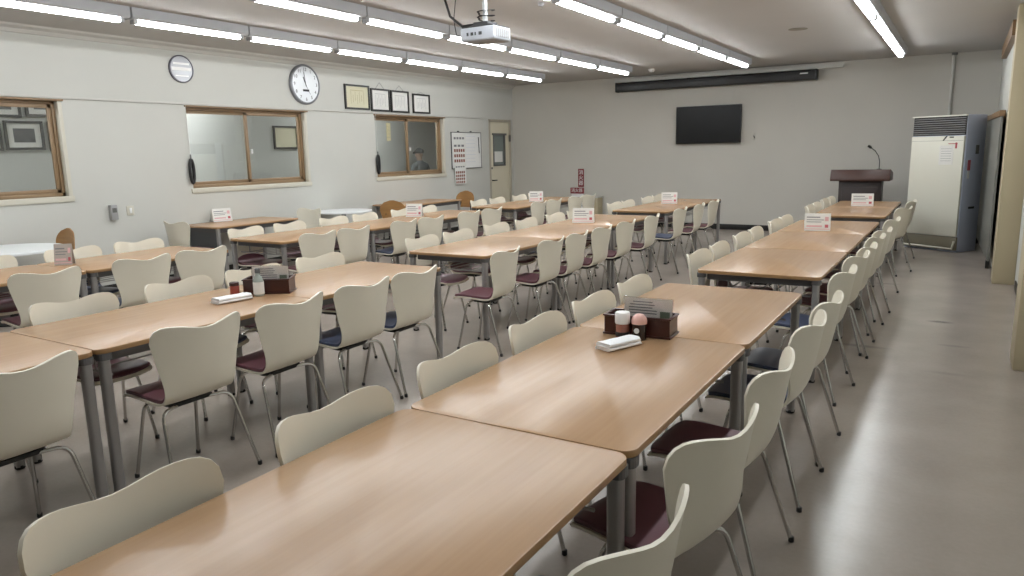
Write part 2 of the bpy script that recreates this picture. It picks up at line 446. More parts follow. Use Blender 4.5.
def place_table(x, y, label, group):
    t = table0 if not used[0] else copy_tree(table0)
    used[0] = True
    t.location = (x, y, 0); tag(t, label, 'table', group)
    TABLES.append((x, y)); return t
for row, blocks in dict(
        A=[(-1.107, [0.505, 1.772, 3.039]), (-1.100, [4.860, 6.135, 7.410]), (-1.095, [9.300, 10.570])],
        B=[(-3.565, [0.430, 1.697, 2.964]), (-3.590, [4.820, 6.095, 7.370]), (-3.640, [9.240, 10.510])],
        C=[(-5.960, [1.730, 3.000]), (-5.960, [4.860, 6.135, 7.410]), (-5.950, [9.230, 10.500])]).items():
    for bi, (x, ys) in enumerate(blocks):
        bn = ['near', 'middle', 'far'][bi]
        for k, y in enumerate(ys):
            place_table(x, y + 0.6335, 'oak dining table, %s from the near end of the %s tables %s' % (ORD[k], bn, ROWTXT[row]),
                        'oak dining tables in three long rows')

# ------------------------------------------------------------------ shell chairs
PROF = [(.226, .388), (.219, .402), (.196, .411), (.14, .413), (.07, .408), (.0, .402), (-.05, .401), (-.092, .407), (-.127, .423), (-.154, .451),
        (-.173, .490), (-.187, .535), (-.198, .585), (-.208, .635), (-.216, .685), (-.225, .736), (-.237, .788)]
WID = [q * 1.04 for q in (.140, .158, .169, .174, .176, .177, .177, .177, .176, .176, .180, .188, .199, .211, .222, .232, .236)]
def prof_at(s):
    s = max(0, min(len(PROF) - 1.0001, s)); i = int(s); f = s - i
    def cr(a):
        p0 = a[max(i - 1, 0)]; p1 = a[i]; p2 = a[min(i + 1, len(a) - 1)]; p3 = a[min(i + 2, len(a) - 1)]
        return 0.5 * (2 * p1 + (p2 - p0) * f + (2 * p0 - 5 * p1 + 4 * p2 - p3) * f * f + (3 * p1 - p0 - 3 * p2 + p3) * f ** 3)
    return cr([p[0] for p in PROF]), cr([p[1] for p in PROF]), cr(WID)
def curve_depth(s):            # how far the sides wrap forward
    if s < 7: return 0.0
    return 0.058 * min(1, (s - 7) / 5.0)
def dish(s):                   # how far the seat sides lift
    return 0.010 * max(0, 1 - abs(s - 5) / 5)
def shell_pt(s, t, shrink=1.0):
    y, z, w_ = prof_at(s)
    x = t * w_ * shrink
    a = abs(x) / .21
    return Vector((x, y + curve_depth(s) * a ** 2.0, z + dish(s) * a * a))
def smax(t):
    x = abs(t) * .245; R = .068; k = max(0, (x - (.245 - R)) / R)
    return 16 - (R / .0505) * (1 - math.sqrt(max(0, 1 - min(1, k) ** 2))) - 0.58 * (math.cos(PI * min(1, abs(t) / .8)) * .5 + .5)
def smin(t):
    return 0.9 * abs(t) ** 3
def patch(nt, ns, smn, smx, shrink, thick, off=0.0):
    """a sheet over the chair profile given real thickness"""
    bm = bmesh.new(); g = []
    for j in range(ns + 1):
        r = []
        for i in range(nt + 1):
            u = -1 + 2 * i / nt
            t = math.sin(u * PI / 2 * .92) / math.sin(PI / 2 * .92)
            s0, s1 = smn(t), smx(t)
            r.append(bm.verts.new(shell_pt(s0 + (s1 - s0) * j / ns, t, shrink)))
        g.append(r)
    for j in range(ns):
        for i in range(nt):
            bm.faces.new((g[j][i], g[j][i + 1], g[j + 1][i + 1], g[j + 1][i]))
    bm.normal_update()
    bm.faces.ensure_lookup_table()
    if bm.faces[ns * nt // 4].normal.z < 0:
        for f in bm.faces: f.normal_flip()
        bm.normal_update()
    top = []; bot = []
    for v in bm.verts:
        n = v.normal.copy(); top.append(v.co + n * (off + thick)); bot.append(v.co + n * off)
    nv = len(top); W = nt + 1
    verts = top + bot; faces = []
    for j in range(ns):
        for i in range(nt):
            a, b, c, d = j * W + i, j * W + i + 1, (j + 1) * W + i + 1, (j + 1) * W + i
            faces.append((a, b, c, d)); faces.append((nv + d, nv + c, nv + b, nv + a))
    rim = [i for i in range(W)] + [j * W + nt for j in range(1, ns + 1)] + [ns * W + i for i in range(nt - 1, -1, -1)] + [j * W for j in range(ns - 1, 0, -1)]
    for k in range(len(rim)):
        a, b = rim[k], rim[(k + 1) % len(rim)]
        faces.append((b, a, nv + a, nv + b))
    bm.free()
    return verts, faces
def make_chair(padmat):
    c = thing('shell_chair', 'x', 'chair')
    v, f = patch(18, 34, smin, smax, 1.0, .010)
    MB().add(v, f).build('shell', M['shell'], c, smooth=True)
    v, f = patch(12, 14, lambda t: .75 + 1.0 * abs(t) ** 3, lambda t: 10.2 - .9 * abs(t) ** 3, .955, .017, .0105)
    MB().add(v, f).build('seat_pad', padmat, c, smooth=True, bevel=0.004)
    pl = MB().prism([(-.09, .11), (.09, .11), (.115, -.02), (.105, -.07), (-.105, -.07), (-.115, -.02)], 'z', .374, .394)
    pl.build('seat_plate', M['black'], c, bevel=0.006)
    for sx in (-1, 1):
        for yy, fy, hw in ((.10, .19, .168), (-.085, -.215, .228)):
            p = fillet([(sx * .045, yy * .55, .379), (sx * hw * .80, yy * 1.15, .382), (sx * hw, fy, .006)], .05, 6)
            lg = MB().tube(p, .0085, 8).build('leg', M['chrome'], c, smooth=True)
            MB().lathe([(.009, 0), (.0115, .003), (.011, .02), (.009, .022)], 10, (sx * hw, fy)).build('foot', M['black'], lg, smooth=True)
    return c
protos = {k: [make_chair(M[k]), False] for k in ('maroon', 'navy', 'mauve')}
PADTXT = dict(maroon='maroon', navy='navy', mauve='mauve')
CHAIRS = []
def place_chair(kind, x, y, rz, label, group='cream shell chairs at the dining tables'):
    p = protos[kind]
    c = p[0] if not p[1] else copy_tree(p[0])
    p[1] = True
    c.location = (x, y, 0); c.rotation_euler = (0, 0, rz)
    tag(c, label, 'chair', group); CHAIRS.append((x, y)); return c
RIGHT, LEFT = PI / 2, -PI / 2        # a chair on the pillar side faces -x, on the window side +x
m_, n_, p_ = 'maroon', 'navy', 'mauve'
SEATS = [
    ('A', 'pillar', -.672, [[(.75, m_), (1.40, n_), (1.95, m_), (2.66, m_), (3.31, n_), (3.90, n_)], [(4.95, n_), (5.61, m_), (6.10, m_), (6.70, m_), (7.23, m_), (8.28, m_)], [(9.80, m_), (10.78, m_)]]),
    ('A', 'window', -1.378, [[(.92, m_), (1.56, m_), (2.18, m_), (2.80, n_), (3.36, m_), (3.93, m_)], [(5.17, m_), (5.80, m_), (6.40, n_), (7.00, m_), (7.68, m_), (8.28, m_)], [(9.80, m_), (10.25, m_), (10.95, m_), (11.45, m_)]]),
    ('B', 'pillar', -3.110, [[(.72, m_), (1.36, m_), (2.14, m_), (2.69, m_), (3.18, n_), (3.74, n_)], [(4.98, m_), (5.60, m_), (6.22, m_), (6.66, m_), (7.26, m_), (8.00, m_)], [(8.98, n_), (9.72, m_), (10.55, m_)]]),
    ('B', 'window', -3.865, [[(.85, m_), (1.50, m_), (2.14, m_), (2.82, n_), (3.32, m_), (3.93, m_)], [(5.22, p_), (5.76, m_), (6.44, m_), (7.06, n_), (7.63, m_), (8.28, m_)], [(9.50, m_), (10.12, m_), (10.85, m_), (11.35, m_)]]),
    ('C', 'pillar', -5.450, [[(2.00, n_), (2.66, m_), (3.36, n_), (3.88, m_)], [(5.06, m_), (5.67, n_), (6.42, n_), (6.95, m_), (7.72, n_), (8.30, m_)], [(9.48, m_), (10.0, m_), (10.78, m_), (11.25, m_)]]),
    ('C', 'window', -6.24, [[(2.05, m_), (2.70, m_), (3.36, n_), (3.95, m_)], [(5.05, m_), (5.74, m_), (6.40, m_), (6.98, m_), (7.65, m_), (8.22, m_)], [(9.58, m_), (10.12, m_), (10.82, m_), (11.38, m_)]]),
]
BLOCK_Y = dict(A=[[0.505, 1.772, 3.039], [4.860, 6.135, 7.410], [9.300, 10.570]], B=[[0.430, 1.697, 2.964], [4.820, 6.095, 7.370], [9.240, 10.510]],
               C=[[1.730, 3.000], [4.860, 6.135, 7.410], [9.230, 10.500]])
def clear_of_legs(ys, starts, most):
    """each chair keeps its measured place, eased by a hand's width where a table leg or its neighbour stands"""
    legs = [starts[0] + .038] + [t + .0 for t in starts[1:]] + [starts[-1] + 1.267 - .038]; out = []
    for y in ys:
        for n, l in enumerate(legs):
            need = (.225 if n in (0, len(legs) - 1) else .262) - abs(y - l)
            if need > 0: y += math.copysign(min(need, most), y - l)
        out.append(y)
    for _ in range(6):
        for i in range(len(out) - 1):
            gap = .495 - (out[i + 1] - out[i])
            if gap > 0: out[i] -= gap / 2; out[i + 1] += gap / 2
    return out
for row, side, x, blocks in SEATS:
    for bi, lst in enumerate(blocks):
        ys = []
        for y, kind in lst:
            y -= .09 if side == 'pillar' else {'A': (.065, .19, .16), 'B': (.07, .10, .14), 'C': (.03, .03, .06)}[row][bi]
            if side == 'pillar' and row == 'B' and bi: y -= .07
            ys.append(y)
        ys = clear_of_legs(ys, BLOCK_Y[row][bi], (.07, .12, .14)[bi])
        for k, (y, (_, kind)) in enumerate(zip(ys, lst)):
            bn = ['near', 'middle', 'far'][bi]
            lab = 'cream chair, %s along the %s side of the %s tables %s' % (ORD[k], side, bn, ROWTXT[row])
            xx = x + random.uniform(-.008, .008)
            rz = (RIGHT if side == 'pillar' else LEFT) + math.radians(random.uniform(-2.5, 2.5))
            if side == 'window' and bi and row == 'A': xx -= .01
            if side == 'window' and bi == 2 and row == 'B': xx -= .08
            if side == 'window' and bi == 1 and row == 'B': xx -= .03
            if side == 'pillar' and row == 'B' and bi: rz += math.radians(3); xx += .02
            if row == 'A' and side == 'pillar':
                xx -= (0, .05, .02)[bi]
                rz += math.radians({(0, 1): -6, (0, 2): -12, (2, 0): -14}.get((bi, k), (-2, -8, -8)[bi]))
            place_chair(kind, xx, y, rz, lab)

# ------------------------------------------------------------------ wall desks, round tables and their chairs
def side_desk(y0, y1, label):
    x0, x1 = XL + .03, -7.545
    t = thing('side_desk', label, 'table', ((x0 + x1) / 2, (y0 + y1) / 2, 0), 0, 'oak desks along the window wall')
    W, D = x1 - x0, y1 - y0
    to = MB().prism(rrect(W, D, .04), 'z', TZ - .026, TZ - .002).build('tabletop', M['oak'], t, bevel=.004)
    ap = MB(); x, y = W / 2 - .06, D / 2 - .06
    for s in (-1, 1):
        ap.box(-x, x, s * y - .013, s * y + .013, TZ - .08, TZ - .026); ap.box(s * x - .013, s * x + .013, -y, y, TZ - .08, TZ - .026)
    ap.build('apron_frame', M['apron'], t)
    for sx in (-1, 1):
        for sy in (-1, 1):
            px, py = sx * (W / 2 - .045), sy * (D / 2 - .05)
            lg = MB().prism([(px + a, py + b) for a, b in rrect(.044, .044, .014, 4)], 'z', 0.0, TZ - .026).build('leg', M['legmetal'], t, smooth=True)
    return t
d1 = side_desk(5.62, 6.92, 'oak desk against the window wall below the second window')
MB().box(-.30, .24, -.55, -.53, .18, .62).build('modesty_panel', M['dark_panel'], d1)
side_desk(9.15, 10.72, 'oak desk against the window wall below the third window')
place_chair(m_, -7.88, 5.48, 0, 'cream chair at the near end of the desk below the second window', 'chairs at the wall desks')
place_chair(n_, -7.80, 7.18, PI, 'cream chair facing out at the far end of the desk below the second window', 'chairs at the wall desks')

def round_table(x, y, r, label):
    t = thing('round_table', label, 'table', (x, y, 0), 0, 'white round tables')
    MB().lathe([(r - .02, .672), (r, .678), (r, .694), (r - .006, .70)], 40).build('tabletop', M['table_white'], t, smooth=True)
    MB().lathe([(.10, .665), (.11, .672)], 20).build('top_plate', M['black'], t)
    MB().tube([(0, 0, .03), (0, 0, .668)], .035, 16).build('column', M['black'], t, smooth=True)
    MB().lathe([(.26, 0), (.26, .012), (.22, .022), (.05, .035)], 32).build('base', M['black'], t, smooth=True)
    return t
round_table(-7.845, 8.06, .42, 'white round table between the two wall desks')
round_table(-7.72, 3.40, .50, 'white round table below the nearest window')

def ply_chair(x, y, rz, label):
    c = thing('plywood_chair', label, 'chair', (x, y, 0), rz, 'brown plywood chairs')
    # one-piece round back
    v = []; f = []; nt, ns = 14, 10
    def outline(j):
        z = .52 + .30 * j / ns
        k = (z - .66) / .16
        hw = .20 * math.sqrt(max(0.02, 1 - max(0, k) ** 2.4)) if k > 0 else .20 - .05 * (-k)
        return z, hw
    for layer in (0, .012):
        for j in range(ns + 1):
            z, hw = outline(j)
            for i in range(nt + 1):
                xx = hw * (-1 + 2 * i / nt)
                v.append((xx, -.20 - layer - .10 * (z - .5) + .9 * xx * xx, z))
    W = nt + 1; n = (ns + 1) * W
    for j in range(ns):
        for i in range(nt):
            a, b, d, e = j * W + i, j * W + i + 1, (j + 1) * W + i + 1, (j + 1) * W + i
            f += [(a, b, d, e), (n + e, n + d, n + b, n + a)]
    rim = [i for i in range(W)] + [j * W + nt for j in range(1, ns + 1)] + [ns * W + i for i in range(nt - 1, -1, -1)] + [j * W for j in range(ns - 1, 0, -1)]
    for k in range(len(rim)):
        a, b = rim[k], rim[(k + 1) % len(rim)]; f.append((b, a, n + a, n + b))
    MB().add(v, f).build('backrest', M['ply'], c, smooth=True)
    MB().prism(rrect(.40, .40, .09), 'z', .435, .455).build('seat', M['ply'], c, bevel=.005)
    for sx in (-1, 1):
        MB().tube(fillet([(sx * .16, .17, .0), (sx * .15, .15, .43), (sx * .15, -.16, .43)], .05), .011).build('leg', M['black'], c, smooth=True)
        MB().tube(fillet([(sx * .17, -.24, .0), (sx * .15, -.15, .44), (sx * .10, -.208, .62)], .06), .011).build('leg', M['black'], c, smooth=True)
    return c
ply_chair(-7.98, 3.90, math.radians(176), 'brown plywood chair beside the round table below the nearest window')
ply_chair(-7.50, 8.84, math.radians(28), 'brown plywood chair at the near end of the desk below the third window')
ply_chair(-7.80, 10.98, math.radians(180), 'brown plywood chair at the far end of the desk below the third window')

# ------------------------------------------------------------------ ceiling strip lights
def make_light():
    t = thing('strip_light', 'x', 'ceiling light')
    L = 1.29 / 2
    MB().prism([(-.075, H), (.075, H), (.075, 2.796), (.060, 2.780), (-.060, 2.780), (-.075, 2.796)], 'y', -L, L).build('housing', M['fixture'], t)
    MB().prism([(.032 * math.cos(a), 2.757 + .017 * math.sin(a)) for a in [2 * PI * k / 16 for k in range(16)]], 'y', -.572, .572).build('light_bar', M['tube'], t, smooth=True)
    for s in (-1, 1):
        MB().box(-.034, .034, s * .592 - .020, s * .592 + .020, 2.741, 2.782).build('end_cap', M['fixture'], t, bevel=.006)
    return t
light0 = make_light(); lu = [False]
STRIPS = [(-6.65, 11.42, 'above the windows'), (-4.955, 11.38, 'second from the windows'), (-3.045, 11.63, 'ending by the screen case'), (-.885, 11.80, 'above the pillar aisle')]
for x, ylast, txt in STRIPS:
    for k in range(10 if x < -1 else 10):
        y = ylast - 1.31 * k
        if y < (.9 if x > -4 else -.3): break
        t = light0 if not lu[0] else copy_tree(light0)
        lu[0] = True
        t.location = (x, y, 0)
        tag(t, 'fluorescent ceiling light, %s from the far end of the strip %s' % (ORD[k], txt), 'ceiling light', 'fluorescent lights in four ceiling strips')
# unseen lights added to brighten the passage behind the panes
for k, y in enumerate((3.0, 6.6, 10.2)):
    t = thing('added_passage_light', 'unseen light added on the passage ceiling behind the %s window' % ORD[k], 'ceiling light', (XL - .85, y, 2.6), 0, 'added passage lights')
    MB().prism([(-.09, 0), (.09, 0), (.03, -.05), (-.03, -.05)], 'y', -.62, .62).build('reflector', M['fixture'], t)
    MB().tube([(0, -.57, -.07), (0, .57, -.07)], .0165, 10).build('added_tube', M['added_passage_tube'], t, smooth=True)

# ------------------------------------------------------------------ back wall: screen, television, lectern, air conditioner
t = thing('projector_screen', 'long black roll-up projector screen case under the ceiling on the back wall', 'projector screen', (-4.02, YB, 0))
MB().box(-1.80, 1.80, -.22, -.07, 2.598, 2.765).build('case', M['screen_case'], t, bevel=.02, seg=3)
MB().box(-1.86, 2.22, -.16, -.10, 2.775, 2.83).build('mounting_rail', M['pipe'], t)
for s in (-1, 1): MB().box(s * 1.805 - .02, s * 1.805 + .02, -.225, -.065, 2.592, 2.771).build('end_cap', M['black'], t, bevel=.015)
MB().box(1.55, 1.68, -.2215, -.2185, 2.70, 2.72).build('maker_plate', M['white'], t)
for s in (-1.5, -.4, .7, 1.7): MB().box(s - .03, s + .03, -.15, -.002, 2.74, 2.80).build('bracket', M['grey_frame'], t)
MB().tube([(.40, -.13, 2.60), (.40, -.13, 2.30)], .003, 5).build('pull_cord', M['pipe'], t)
MB().tube([(-.95, -.13, 2.60), (-.95, -.13, 2.22)], .003, 5).build('pull_cord', M['pipe'], t)
TV0, TV1, TVA, TVB = -4.66, -3.455, 1.585, 2.265
t = thing('television', 'black flat-screen television on the back wall under the screen case', 'television', ((TV0 + TV1) / 2, YB, 0))
hw = (TV1 - TV0) / 2
MB().box(-hw, hw, -.09, -.05, TVA, TVB).build('bezel', M['black'], t, bevel=.004)
MB().box(-hw + .012, hw - .012, -.0925, -.088, TVA + .022, TVB - .012).build('screen_panel', M['tv'], t)
MB().box(-.25, .25, -.05, -.001, 1.75, 2.1).build('wall_mount', M['black'], t)
t = thing('wall_outlet', 'small cable outlet on the back wall beside the television', 'outlet', (-3.25, YB, 1.69))
MB().box(-.035, .035, -.012, 0, -.055, .055).build('plate', M['wall_back'], t, bevel=.004)
MB().tube([(0, -.01, .01), (.02, -.035, 0), (.025, -.03, -.03)], .007, 6).build('plug', M['black'], t)

LX, LY = -1.335, 12.75
t = thing('lectern', 'dark brown wooden lectern standing at the head of the far tables', 'lectern', (LX, LY, 0))
MB().box(-.30, .30, -.17, .22, .06, .97).build('body', M['lectern_body'], t, bevel=.006)
MB().box(-.34, .34, -.20, .25, 0, .06).build('plinth', M['lectern'], t, bevel=.005)
MB().prism([(-.26, .955), (-.26, 1.0), (-.20, 1.125), (-.18, 1.13), (.30, 1.07), (.30, .955)], 'x', -.42, .42).build('top', M['lectern'], t, bevel=.006)
MB().box(-.25, .25, -.176, -.168, .20, .86).build('front_panel', M['lectern_body'], t, bevel=.004)
mic = thing('gooseneck_microphone', 'black gooseneck microphone standing on the lectern top', 'microphone', (LX + .245, LY - .05, 1.12))
MB().lathe([(.035, 0), (.035, .012), (.02, .018)], 16).build('base', M['black'], mic, smooth=True)
MB().tube([(0, 0, .01), (0, 0, .13), (-.02, 0, .21), (-.07, -.02, .29), (-.125, -.03, .335)], .006, 8).build('gooseneck', M['cable'], mic, smooth=True)
MB().tube([(-.12, -.03, .33), (-.135, -.033, .342), (-.165, -.038, .365), (-.172, -.04, .37)], [.010, .019, .019, .010], 10).build('capsule', M['black'], mic, smooth=True)

ac = thing('air_conditioner', 'tall floor-standing cream and grey air conditioner beside the lectern', 'air conditioner', (-.325, 12.03, 0), math.radians(-32.5))
AW, AD, AH = .79, .45, 1.88
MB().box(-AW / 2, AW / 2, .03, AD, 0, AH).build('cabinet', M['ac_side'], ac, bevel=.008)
MB().box(-AW / 2 + .01, AW / 2 - .01, -.005, .035, .22, 1.60).build('front_panel', M['ac_panel'], ac, bevel=.01)
gb = MB().box(-AW / 2 + .01, AW / 2 - .01, .022, .04, 1.61, AH - .015).build('grille', M['grille'], ac)
for k in range(8):
    z = 1.628 + k * .030
    MB().obox((0, .008, z), (AW / 2 - .02, 0, 0), (0, .012, -.003), (0, .001, .0018)).build('louvre', M['socket'], gb)
MB().box(-AW / 2, AW / 2, -.006, .03, AH - .015, AH).build('top_trim', M['ac_panel'], ac)
MB().box(-AW / 2, AW / 2, -.002, .03, .03, .215).build('base_panel', M['ac_base'], ac, bevel=.004)
MB().tube([(-AW / 2 + .01, -.025, .055), (AW / 2 - .04, -.025, .055), (AW / 2 - .015, -.025, .16)], .014, 8).build('drain_pipe', M['ac_panel'], ac, smooth=True)
MB().box(-AW / 2 + .02, AW / 2 - .02, -.008, -.004, 1.535, 1.538).build('seam', M['grey_frame'], ac)
MB().prism([(.08, 1.535), (.10, 1.535), (.15, 1.60), (.13, 1.60)], 'y', -.009, -.004).build('badge', M['black'], ac)
MB().box(.18, .24, -.009, -.004, 1.575, 1.590).build('display', M['black'], ac)
MB().box(.17, .30, -.009, -.004, 1.49, 1.50).build('warning_strip', M['redink'], ac)
MB().box(.27, .295, -.009, -.004, 1.43, 1.51).build('switch', M['redink'], ac)
nt_ = MB().box(.05, .25, -.009, -.005, 1.21, 1.47).build('notice', M['paper'], ac)
nb = MB()
for k in range(6): nb.box(.075, .225, -.0105, -.009, 1.26 + k * .033, 1.264 + k * .033)
nb.build('printed_lines', M['ink'], nt_)
tg = MB().box(AW / 2, AW / 2 + .004, .10, .16, 1.13, 1.27).build('inspection_tag', M['redink'], ac)
MB().box(AW / 2, AW / 2 + .005, .11, .15, 1.02, 1.12).build('inspection_tag', M['paper'], ac)
MB().box(AW / 2, AW / 2 + .003, .20, .33, .60, .63).build('rating_label', M['darkink'], ac)
MB().box(AW / 2, AW / 2 + .003, .25, .32, 1.35, 1.47).build('rating_label', M['grey_frame'], ac)
t = tag(MB().tube(fillet([(-.24, YB - .03, H - .036), (-.24, YB - .03, 1.4), (-.12, 12.9, 1.35), (-.1, 12.75, 1.35)], .05), .022, 10).build('refrigerant_pipe', M['pipe'], smooth=True),
    'pale pipe running from the ceiling down to the air conditioner', 'pipe')
t = tag(MB().box(-.27, -.19, YB - .08, YB, H - .035, H - .001).build('pipe_cover', M['grey_frame'], bevel=.004), 'small dark pipe cover at the top of the back wall', 'cover')

# wooden-topped panel between the air conditioner and the pillar
pn = thing('standing_panel', 'grey panel with a wooden top rail standing behind the air conditioner', 'panel', (.318, 11.6, 0), math.radians(1.7))
MB().box(-.012, .012, -1.2, 1.6, .10, 1.80).build('panel_face', M['blind'], pn)
MB().box(-.03, .03, -1.22, 1.62, 1.80, 1.87).build('top_rail', M['wood_rail'], pn, bevel=.005)
for yy in (-1.1, 1.5): MB().box(-.02, .02, yy - .03, yy + .03, 0, .10).build('foot', M['black'], pn)
struct(MB().box(.345, XR2, 9.75, 12.4, 2.62, 2.78).build('trim_3', M['wood_rail']))

# fire extinguisher station
t = thing('extinguisher_sign', 'tall narrow red fire extinguisher sign on the back wall', 'sign', (-6.68, YB, .95))
MB().box(-.065, .065, -.012, -.001, -.185, .185).build('board', M['red'], t, bevel=.003)
for k, ch in enumerate('消火器'): text_mesh(ch, .105, M['white'], t, 'lettering', (0, -.0125, .108 - .108 * k), (PI / 2, 0, 0))
t = thing('extinguisher_box', 'white extinguisher stand with red header on the floor by the back wall', 'extinguisher stand', (-6.65, YB - .15, 0))
MB().box(-.14, .14, -.10, .10, 0, .60).build('box', M['white'], t, bevel=.008)
h_ = MB().box(-.15, .15, -.11, -.09, .645, .765).build('header', M['red'], t, bevel=.004)
text_mesh('消火器', .085, M['white'], h_, 'lettering', (0, -.1115, .705), (PI / 2, 0, 0))
MB().box(-.13, .13, -.095, -.088, .60, .65).build('header_support', M['white'], t)
MB().tube([(.06, -.105, .56), (.075, -.105, .46)], .02, 8).build('nozzle', M['black'], t, smooth=True)
t = thing('storage_box', 'pale upright box by the back wall beside the extinguisher stand', 'box', (-6.30, YB - .16, 0))
MB().box(-.12, .12, -.12, .12, 0, .56).build('body', M['pillar'], t, bevel=.006)
MB().box(-.13, .13, -.13, .13, .56, .585).build('lid', M['cornice'], t, bevel=.004)

# ------------------------------------------------------------------ left wall: clocks, certificates, whiteboard, switches
def yz(y, z): return y * 1.0506, 1.516 + (z - 1.516) * 1.0506
def wall_disc(y, z, r, name, label, cat):
    t = thing(name, label, cat, (XL, y, z))
    return t
def disc(prof, n=40):
    mb = MB().lathe(prof, n)
    return mb.rot(lambda p: Vector((p.z, p.x, p.y)))
ky, kz = yz(7.50, 2.485); R = .285
ck = thing('wall_clock', 'white wall clock with black numerals above the second window', 'clock', (XL, ky, kz))
disc([(R, 0), (R, .035), (R - .012, .048), (R - .03, .05), (R - .032, .036), (R - .04, .034)]).build('rim', M['clock_rim'], ck, smooth=True)
disc([(R - .03, .02), (R - .03, .038)]).build('dial', M['clock_face'], ck)
for k in range(1, 13):
    a = math.radians(90 - 30 * k)
    text_mesh(str(k), .068, M['darkink'], ck, 'numeral', (.0392, (R - .075) * math.cos(a), (R - .075) * math.sin(a)), (PI / 2, 0, PI / 2))
def hand(ang, l, w_, nm):
    a = math.radians(90 - ang); d = Vector((0, math.cos(a), math.sin(a))); q = Vector((0, -d.z, d.y))
    MB().obox(Vector((.0425, 0, 0)) + d * (l / 2 - .02), (.001, 0, 0), d * (l / 2 + .01), q * w_).build(nm, M['darkink'], ck)
hand(338, .12, .006, 'hour_hand'); hand(352, .19, .004, 'minute_hand'); hand(150, .17, .0015, 'second_hand')
MB().box(.0395, .041, -.06, .06, -.10, -.07).build('maker_name', M['darkink'], ck)
ky, kz = yz(5.60, 2.541); R = .165
pl = thing('round_plaque', 'grey round glazed plaque on the wall above the gap before the second window', 'plaque', (XL, ky, kz))
disc([(R, 0), (R, .025), (R - .012, .03), (R - .014, .02)]).build('rim', M['plate_rim'], pl, smooth=True)
disc([(R - .014, .0), (R - .014, .021)]).build('face', M['plate'], pl)
for z0, z1, w_ in ((.05, .075, .11), (-.02, .02, .135), (-.09, -.075, .09)):
    MB().box(.0212, .0222, -w_, w_, z0, z1).build('printed_band', M['white'], pl)
def certificate(y0, y1, z0, z1, papermat, label, cord=0, band=None):
    (a, za), (b, zb) = yz(y0, z0), yz(y1, z1)
    t = thing('framed_certificate', label, 'certificate', (XL, (a + b) / 2, (za + zb) / 2), 0, 'framed certificates above the third window')
    W, D = (b - a) / 2, (zb - za) / 2; e = .028
    fb = MB(); fb.box(0.002, .028, -W, W, -D, -D + e); fb.box(0.002, .028, -W, W, D - e, D); fb.box(0.002, .028, -W, -W + e, -D + e, D - e); fb.box(0.002, .028, W - e, W, -D + e, D - e)
    fb.build('frame', M['black_frame'], t)
    MB().box(.004, .012, -W + e, W - e, -D + e, D - e).build('certificate_sheet', papermat, t)
    ln = MB()
    for k in range(7):
        yy = -W * .5 + k * W * .17
        ln.box(.0121, .013, yy, yy + .006, -D * .55 + (k % 3) * .02, D * .45 - (k % 2) * .05)
    ln.box(.0121, .013, -W * .55, W * .55, D * .52, D * .56)
    ln.build('writing', M['pale_ink'] if band is None else band, t)
    if cord:
        MB().tube([(.012, -W * .45, D), (.008, 0, D + cord), (.012, W * .45, D)], .003, 5).build('hanging_cord', M['ink'], t)
certificate(8.275, 8.81, 2.186, 2.548, M['cream_paper'], 'black-framed cream certificate nearest the big clock', 0, mat('tan_ink', (170, 160, 120), .8))
certificate(8.845, 9.285, 2.176, 2.520, M['paper'], 'black-framed white certificate next to the cream one', .10)
certificate(9.315, 9.76, 2.172, 2.516, M['paper'], 'black-framed white certificate in the middle of the wall group', .085)
certificate(9.865, 10.325, 2.176, 2.492, M['paper'], 'black-framed white certificate hanging apart nearest the whiteboard', .03)

(b0, bz0), (b1, bz1) = yz(10.93, 1.232), yz(11.87, 1.868)
wb = thing('whiteboard', 'whiteboard on the wall between the third window and the door', 'whiteboard', (XL, (b0 + b1) / 2, (bz0 + bz1) / 2))
W, D = (b1 - b0) / 2, (bz1 - bz0) / 2
MB().box(.001, .015, -W, W, -D, D).build('board', M['white'], wb)
fb = MB(); e = .014
fb.box(.001, .02, -W - e, W + e, D, D + e); fb.box(.001, .03, -W - e, W + e, -D - e, -D); fb.box(.001, .02, -W - e, -W, -D, D); fb.box(.001, .02, W, W + e, -D, D)
fb.build('frame', M['grey_frame'], wb)
MB().tube([(.022, W - .09, D - .08), (.022, W - .07, -.06)], .008, 6).build('marker_pen', M['darkink'], wb)
gl = MB()
for k in range(8): gl.box(.0151, .0158, -W * .05, W * .6, D * .8 - k * D * .21, D * .8 - k * D * .21 + .004)
gl.build('ruled_lines', mat('pale_blue_ink', (176, 186, 206), .8), wb)
for s in (-.55, .3): MB().box(.001, .03, W * s - .015, W * s + .015, D + .012, D + .035).build('clip', M['grey_frame'], wb)
def sheet(y0, y1, z0, z1, label, rows, xo):
    (a, za), (b, zb) = yz(y0, z0), yz(y1, z1)
    t = thing('menu_sheet', label, 'notice', (XL + xo, (a + b) / 2, (za + zb) / 2), 0, 'printed sheets hung on the whiteboard')
    W, D = (b - a) / 2, (zb - za) / 2
    MB().box(0, .003, -W, W, -D, D).build('sheet', M['paper'], t)
    for (fz, hh, m, n) in rows:
        mb = MB()
        for k in range(n):
            yy = -W * .85 + k * 1.7 * W / n; mb.box(.003, .0038, yy, yy + 1.2 * W / n, D * fz - hh, D * fz + hh)
        mb.build('print_row', m, t)
    return t
brown = mat('menu_photo_brown', (128, 72, 56), .7, noise=(.5, 60))
sheet(10.95, 11.36, 1.28, 1.85, 'white menu sheet with small pictures on the whiteboard', [(.72, .02, M['ink'], 4), (.25, .02, M['ink'], 3), (-.05, .028, brown, 5), (-.38, .028, brown, 5), (-.70, .028, brown, 5)], .022)
sheet(10.98, 11.33, .945, 1.33, 'white menu sheet with rows of pictures hanging below the whiteboard', [(.62, .012, M['ink'], 4), (.10, .022, brown, 5), (-.22, .022, brown, 5), (-.52, .022, brown, 5), (-.82, .022, brown, 5)], .006 + .024)

